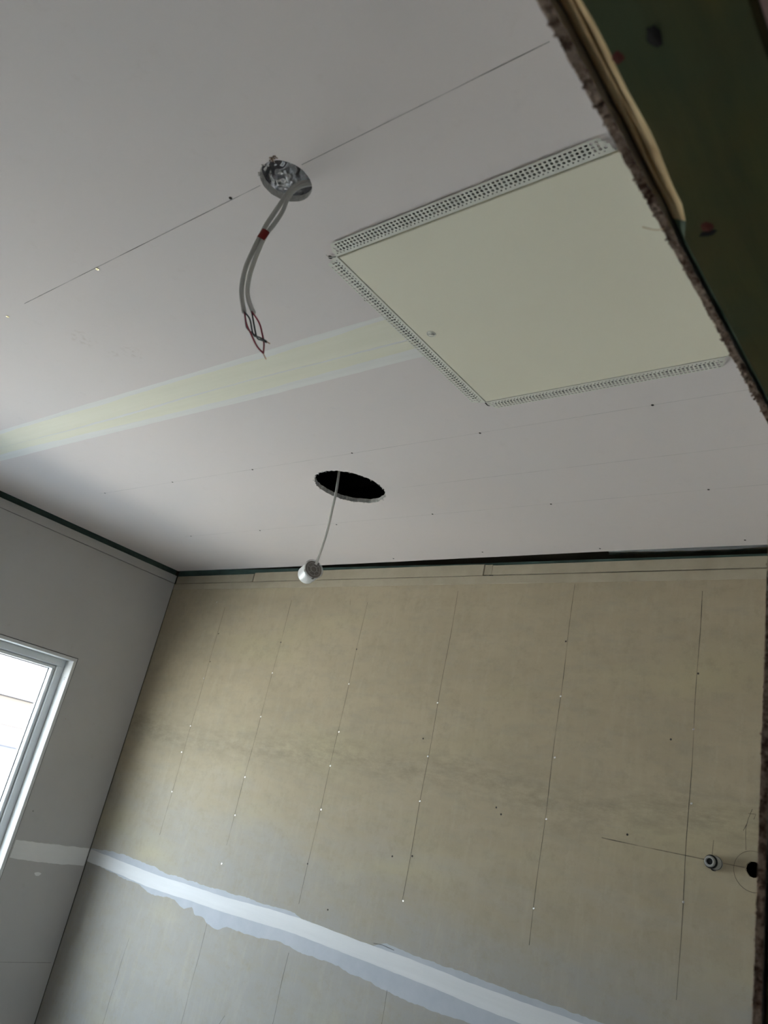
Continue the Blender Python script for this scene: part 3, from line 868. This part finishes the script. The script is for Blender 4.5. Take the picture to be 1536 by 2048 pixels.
sx.add([cc + dv * 0.0064 + nv * 0.0007, cc - dv * 0.0064 + nv * 0.0007, cc - dv * 0.0064 - nv * 0.0007, cc + dv * 0.0064 - nv * 0.0007], [(0, 1, 2, 3)])
sx.build('lock_slot', M_dark, dr)
screw(S_dark, (-0.8945, 0.6990, FZ0), (0, 0, -1), ap).scale = (1.4, 1.4, 1.4)
# bent tabs at the visible corners
MB().tube([(PX0 - 0.001, PY0 + 0.001, FZ0), (PX0 - 0.010, PY0 - 0.006, FZ0 - 0.003), (PX0 - 0.013, PY0 - 0.012, FZ0 - 0.001)], [0.0014, 0.001, 0.0005], 6).build('corner_tab', M_flange, ap)
MB().tube([(PX0, PY1, FZ0), (PX0 + 0.001, PY1 + 0.008, FZ0 - 0.002), (PX0 + 0.0035, PY1 + 0.013, FZ0 - 0.001)], [0.0014, 0.001, 0.0005], 6).build('corner_tab', M_dark, ap)

# ------------------------------------------------------------------ downlight hole: foil dome above, cables through it
fo = MB()
nr, nt_ = 10, 36
rnd = random.Random(3)
for i in range(nr + 1):
    ph = (math.pi / 2) * i / nr
    for k in range(nt_):
        an = 2 * math.pi * k / nt_
        q = 1 + rnd.uniform(-0.012, 0.012)
        fo.v.append(Vector((H1[0] + 0.058 * q * math.cos(ph) * math.cos(an), H1[1] + 0.058 * q * math.cos(ph) * math.sin(an), ZC + 0.0240 + 0.046 * q * math.sin(ph))))
for i in range(nr):
    for k in range(nt_):
        if i < 5 and k in (3, 4, 5): continue
        fo.f.append((i * nt_ + k, i * nt_ + (k + 1) % nt_, (i + 1) * nt_ + (k + 1) % nt_, (i + 1) * nt_ + k))
foil = fo.build('foil_cover', M_foil, None, True)
tag(foil, 'crumpled silver foil cover seen up inside the small round ceiling hole', 'foil cover')

c1 = empty('twin_cable', (-0.846, 0.545, 2.06))
tag(c1, 'pair of grey cables with red tape wrap hanging from the small ceiling hole', 'cable')
Y0 = 0.540
top = [(-0.775, 0.640, 2.428), (-0.806, 0.602, 2.4275), (-0.828, 0.571, 2.4205), (-0.847, 0.556, 2.4060), (-0.851, 0.547, 2.372)]
cabA = top + [(x, Y0, z) for x, z in ((-0.8500, 2.345), (-0.862, 2.3238), (-0.8676, 2.3053), (-0.8746, 2.2806), (-0.8797, 2.2453), (-0.874, 2.2096), (-0.8629, 2.1825), (-0.8466, 2.1547))]
cabB = [Vector(p) + Vector((0.004, 0.002, -0.005)) for p in top[:-1]] + [Vector((-0.844, 0.549, 2.372))] + [Vector((x, Y0 + 0.004, z)) for x, z in ((-0.838, 2.342), (-0.8500, 2.3200), (-0.8625, 2.3040), (-0.8682, 2.2736), (-0.8695, 2.2374), (-0.8635, 2.2042), (-0.8510, 2.1791), (-0.8294, 2.1509))]
MB().tube(spline(cabA), 0.0036, 10).build('cable_sheath', M_cable, c1, True)
MB().tube(spline(cabB), 0.0034, 10).build('cable_sheath', M_cable, c1, True)
tb = MB(); d_ = (Vector((-0.8720, Y0, 2.2900)) - Vector((-0.8585, Y0, 2.3170))).normalized()
ctr = Vector((-0.8655, Y0 + 0.002, 2.3040))
side = Vector((-d_.z, 0, d_.x)).normalized()
# flattened wrap of tape round both cables
vs7, fs7 = [], []
n = 18
for s_ in (-0.0075, 0.0075):
    for k in range(n):
        an = 2 * math.pi * k / n
        vs7.append(ctr + d_ * s_ + side * 0.0082 * math.cos(an) + Vector((0, 1, 0)) * 0.0058 * math.sin(an))
for k in range(n): fs7.append((k, (k + 1) % n, n + (k + 1) % n, n + k))
fs7 += [tuple(range(n)), tuple(range(n, 2 * n))[::-1]]
tag(new_obj('tape_wrap', vs7, fs7, M_tape, c1, False), 'dark red tape wrap')
wires = (('conductor', [(-0.8466, 2.1547), (-0.838, 2.138), (-0.8286, 2.1227), (-0.8124, 2.1096), (-0.800, 2.101)], M_blk, 0.0, 0.0012),
         ('conductor', [(-0.8466, 2.1547), (-0.8253, 2.1351), (-0.8044, 2.1032), (-0.7892, 2.095), (-0.7739, 2.0858)], M_blk, -0.003, 0.0012),
         ('conductor', [(-0.8466, 2.1547), (-0.8275, 2.1268), (-0.8074, 2.104), (-0.7872, 2.0796), (-0.7731, 2.0668)], M_red, -0.005, 0.0012),
         ('conductor', [(-0.8294, 2.1509), (-0.805, 2.1251), (-0.79, 2.1016), (-0.7798, 2.0841), (-0.7731, 2.0668)], M_red, 0.002, 0.0012),
         ('conductor', [(-0.8294, 2.1509), (-0.8212, 2.1318), (-0.8044, 2.1032), (-0.7902, 2.0942), (-0.7735, 2.0846)], M_blk, 0.004, 0.0012))
for nm, p, mt, dy, r in wires:
    n = len(p)
    w = MB().tube(spline([(q[0], Y0 + dy * math.sin(math.pi * i / (n - 1)) + 0.001, q[1]) for i, q in enumerate(p)]), r, 7).build(nm, mt, c1, True)
MB().tube([(-0.7739, Y0 + 0.001, 2.0858), (-0.7655, Y0 + 0.001, 2.0805)], 0.0007, 6).build('bare_copper', M_copper, c1)
MB().tube([(-0.7731, Y0 + 0.001, 2.0668), (-0.7690, Y0 + 0.001, 2.0618), (-0.7631, Y0 + 0.001, 2.0551)], 0.0007, 6).build('bare_copper', M_copper, c1)

# ------------------------------------------------------------------ large hole: cable with a round white fitting on its end
c2 = empty('hanging_fitting', (-1.605, 1.50, 2.10))
tag(c2, 'small white cylindrical fitting with grey ribbed back hanging on a cable from large hole', 'light fitting')
MB().tube(spline([(-1.56, 1.42, 2.475), (-1.5870, 1.490, 2.468), (-1.5890, 1.500, 2.450), (-1.5813, 1.50, 2.3901), (-1.5790, 1.50, 2.330), (-1.5774, 1.50, 2.2685), (-1.5815, 1.50, 2.220), (-1.5874, 1.50, 2.1750), (-1.588, 1.498, 2.160)]), 0.0039, 10).build('cable', M_cablew, c2, True)
ax = Vector((0.9044, -0.3465, 0.249)).normalized()
fc = Vector((-1.588, 1.494, 2.144))        # centre of the grey back face
e1 = (Vector((0, 0, 1)) - ax * ax.z).normalized(); e2 = ax.cross(e1)
bd = MB().lathe([(0.0001, -0.052), (0.018, -0.0515), (0.0245, -0.049), (0.0268, -0.044), (0.0272, -0.010), (0.0272, 0.0), (0.0245, 0.0), (0.0240, -0.004)], fc, ax, 36).build('body', M_white, c2, True)
MB().lathe([(0.0272, -0.0005), (0.0305, 0.001), (0.0308, 0.0025), (0.0275, 0.003), (0.0262, 0.001)], fc, ax, 36).build('clear_rim', M_clear, bd, True)
face = MB().lathe([(0.0262, 0.0), (0.0262, 0.0008), (0.0001, 0.0008)], fc, ax, 32).build('back_plate', M_dial, c2)
MB().lathe([(0.0105, 0.0008), (0.0105, 0.0030), (0.0088, 0.0030), (0.0088, 0.0008)], fc, ax, 28).build('boss_ring', M_dial2, face)
MB().lathe([(0.0205, 0.0008), (0.0205, 0.0022), (0.0195, 0.0022), (0.0195, 0.0008)], fc, ax, 32).build('rib_ring', M_dial2, face)
for k in range(6):
    an = 2 * math.pi * k / 6 + 0.3
    dd = e1 * math.cos(an) + e2 * math.sin(an); tt = ax.cross(dd)
    q = [fc + dd * r + tt * s_ * 0.0007 + ax * h_ for h_ in (0.0008, 0.0024) for r in (0.0108, 0.0192) for s_ in (-1, 1)]
    new_obj('rib', q, [(0, 1, 3, 2), (4, 6, 7, 5), (0, 4, 5, 1), (2, 3, 7, 6), (0, 2, 6, 4), (1, 5, 7, 3)], M_dial2, face)
for k in range(5):
    an = 2 * math.pi * k / 5 + 2.0
    dd = e1 * math.cos(an) + e2 * math.sin(an); tt = ax.cross(dd)
    q = [fc + dd * r + tt * s_ * 0.0028 + ax * h_ for h_ in (-0.006, 0.0016) for r in (0.0270, 0.0284) for s_ in (-1, 1)]
    new_obj('spring_clip', q, [(0, 1, 3, 2), (4, 6, 7, 5), (0, 4, 5, 1), (2, 3, 7, 6), (0, 2, 6, 4), (1, 5, 7, 3)], M_dark if k % 2 else M_dial, c2)

# ------------------------------------------------------------------ pipe stub on the back wall
ps = empty('pipe_stub', (-0.630, YB, 1.600))
tag(ps, 'short white pipe stub with black seal rings projecting from the back wall', 'pipe stub')
pc = Vector((-0.628, YB, 1.600)); pa = Vector((-0.06, -1.0, 0.0)).normalized()
MB().lathe([(0.0150, 0.0), (0.0150, 0.026), (0.0140, 0.031), (0.0125, 0.033)], pc, pa, 32).build('pipe_body', M_whg, ps, True)
MB().lathe([(0.0150, 0.004), (0.0158, 0.0055), (0.0150, 0.007)], pc, pa, 32).build('seal_ring', M_black, ps, True)
MB().lathe([(0.0130, 0.030), (0.0152, 0.032), (0.0152, 0.036), (0.0120, 0.038)], pc, pa, 32).build('seal_ring', M_black, ps, True)
MB().lathe([(0.0122, 0.036), (0.0124, 0.043), (0.0114, 0.045), (0.0078, 0.045), (0.0072, 0.043), (0.0070, 0.030)], pc, pa, 32).build('nose', M_whg, ps, True)
MB().lathe([(0.0071, 0.041), (0.0001, 0.041)], pc, pa, 24).build('bore', M_black, ps)
MB().tube([(-0.629, YB - 0.004, 1.584), (-0.630, YB - 0.016, 1.5835), (-0.632, YB - 0.020, 1.585)], 0.0022, 8).build('clip', M_black, ps, True)

# ------------------------------------------------------------------ membrane peeking out of the gap over the back wall
mb = MB()
n = 40
for i in range(n + 1):
    x = -0.98 + 0.62 * i / n
    k = math.sin(math.pi * i / n)
    for j, (yy, zz) in enumerate(((YB - 0.016, 2.4135), (YB - 0.010, 2.4065 - 0.005 * k), (YB - 0.001, 2.4015 - 0.008 * k), (YB + 0.008, 2.404))):
        mb.v.append(Vector((x, yy + 0.0015 * math.sin(i * 1.3 + j), zz + 0.0018 * math.sin(i * 0.9 + j * 2))))
for i in range(n):
    for j in range(3):
        a = i * 4 + j
        mb.f.append((a, a + 1, a + 5, a + 4))
tag(mb.build('plastic_film', M_film, None, True), 'crinkled clear plastic film showing in the dark gap above the back wall', 'plastic film')
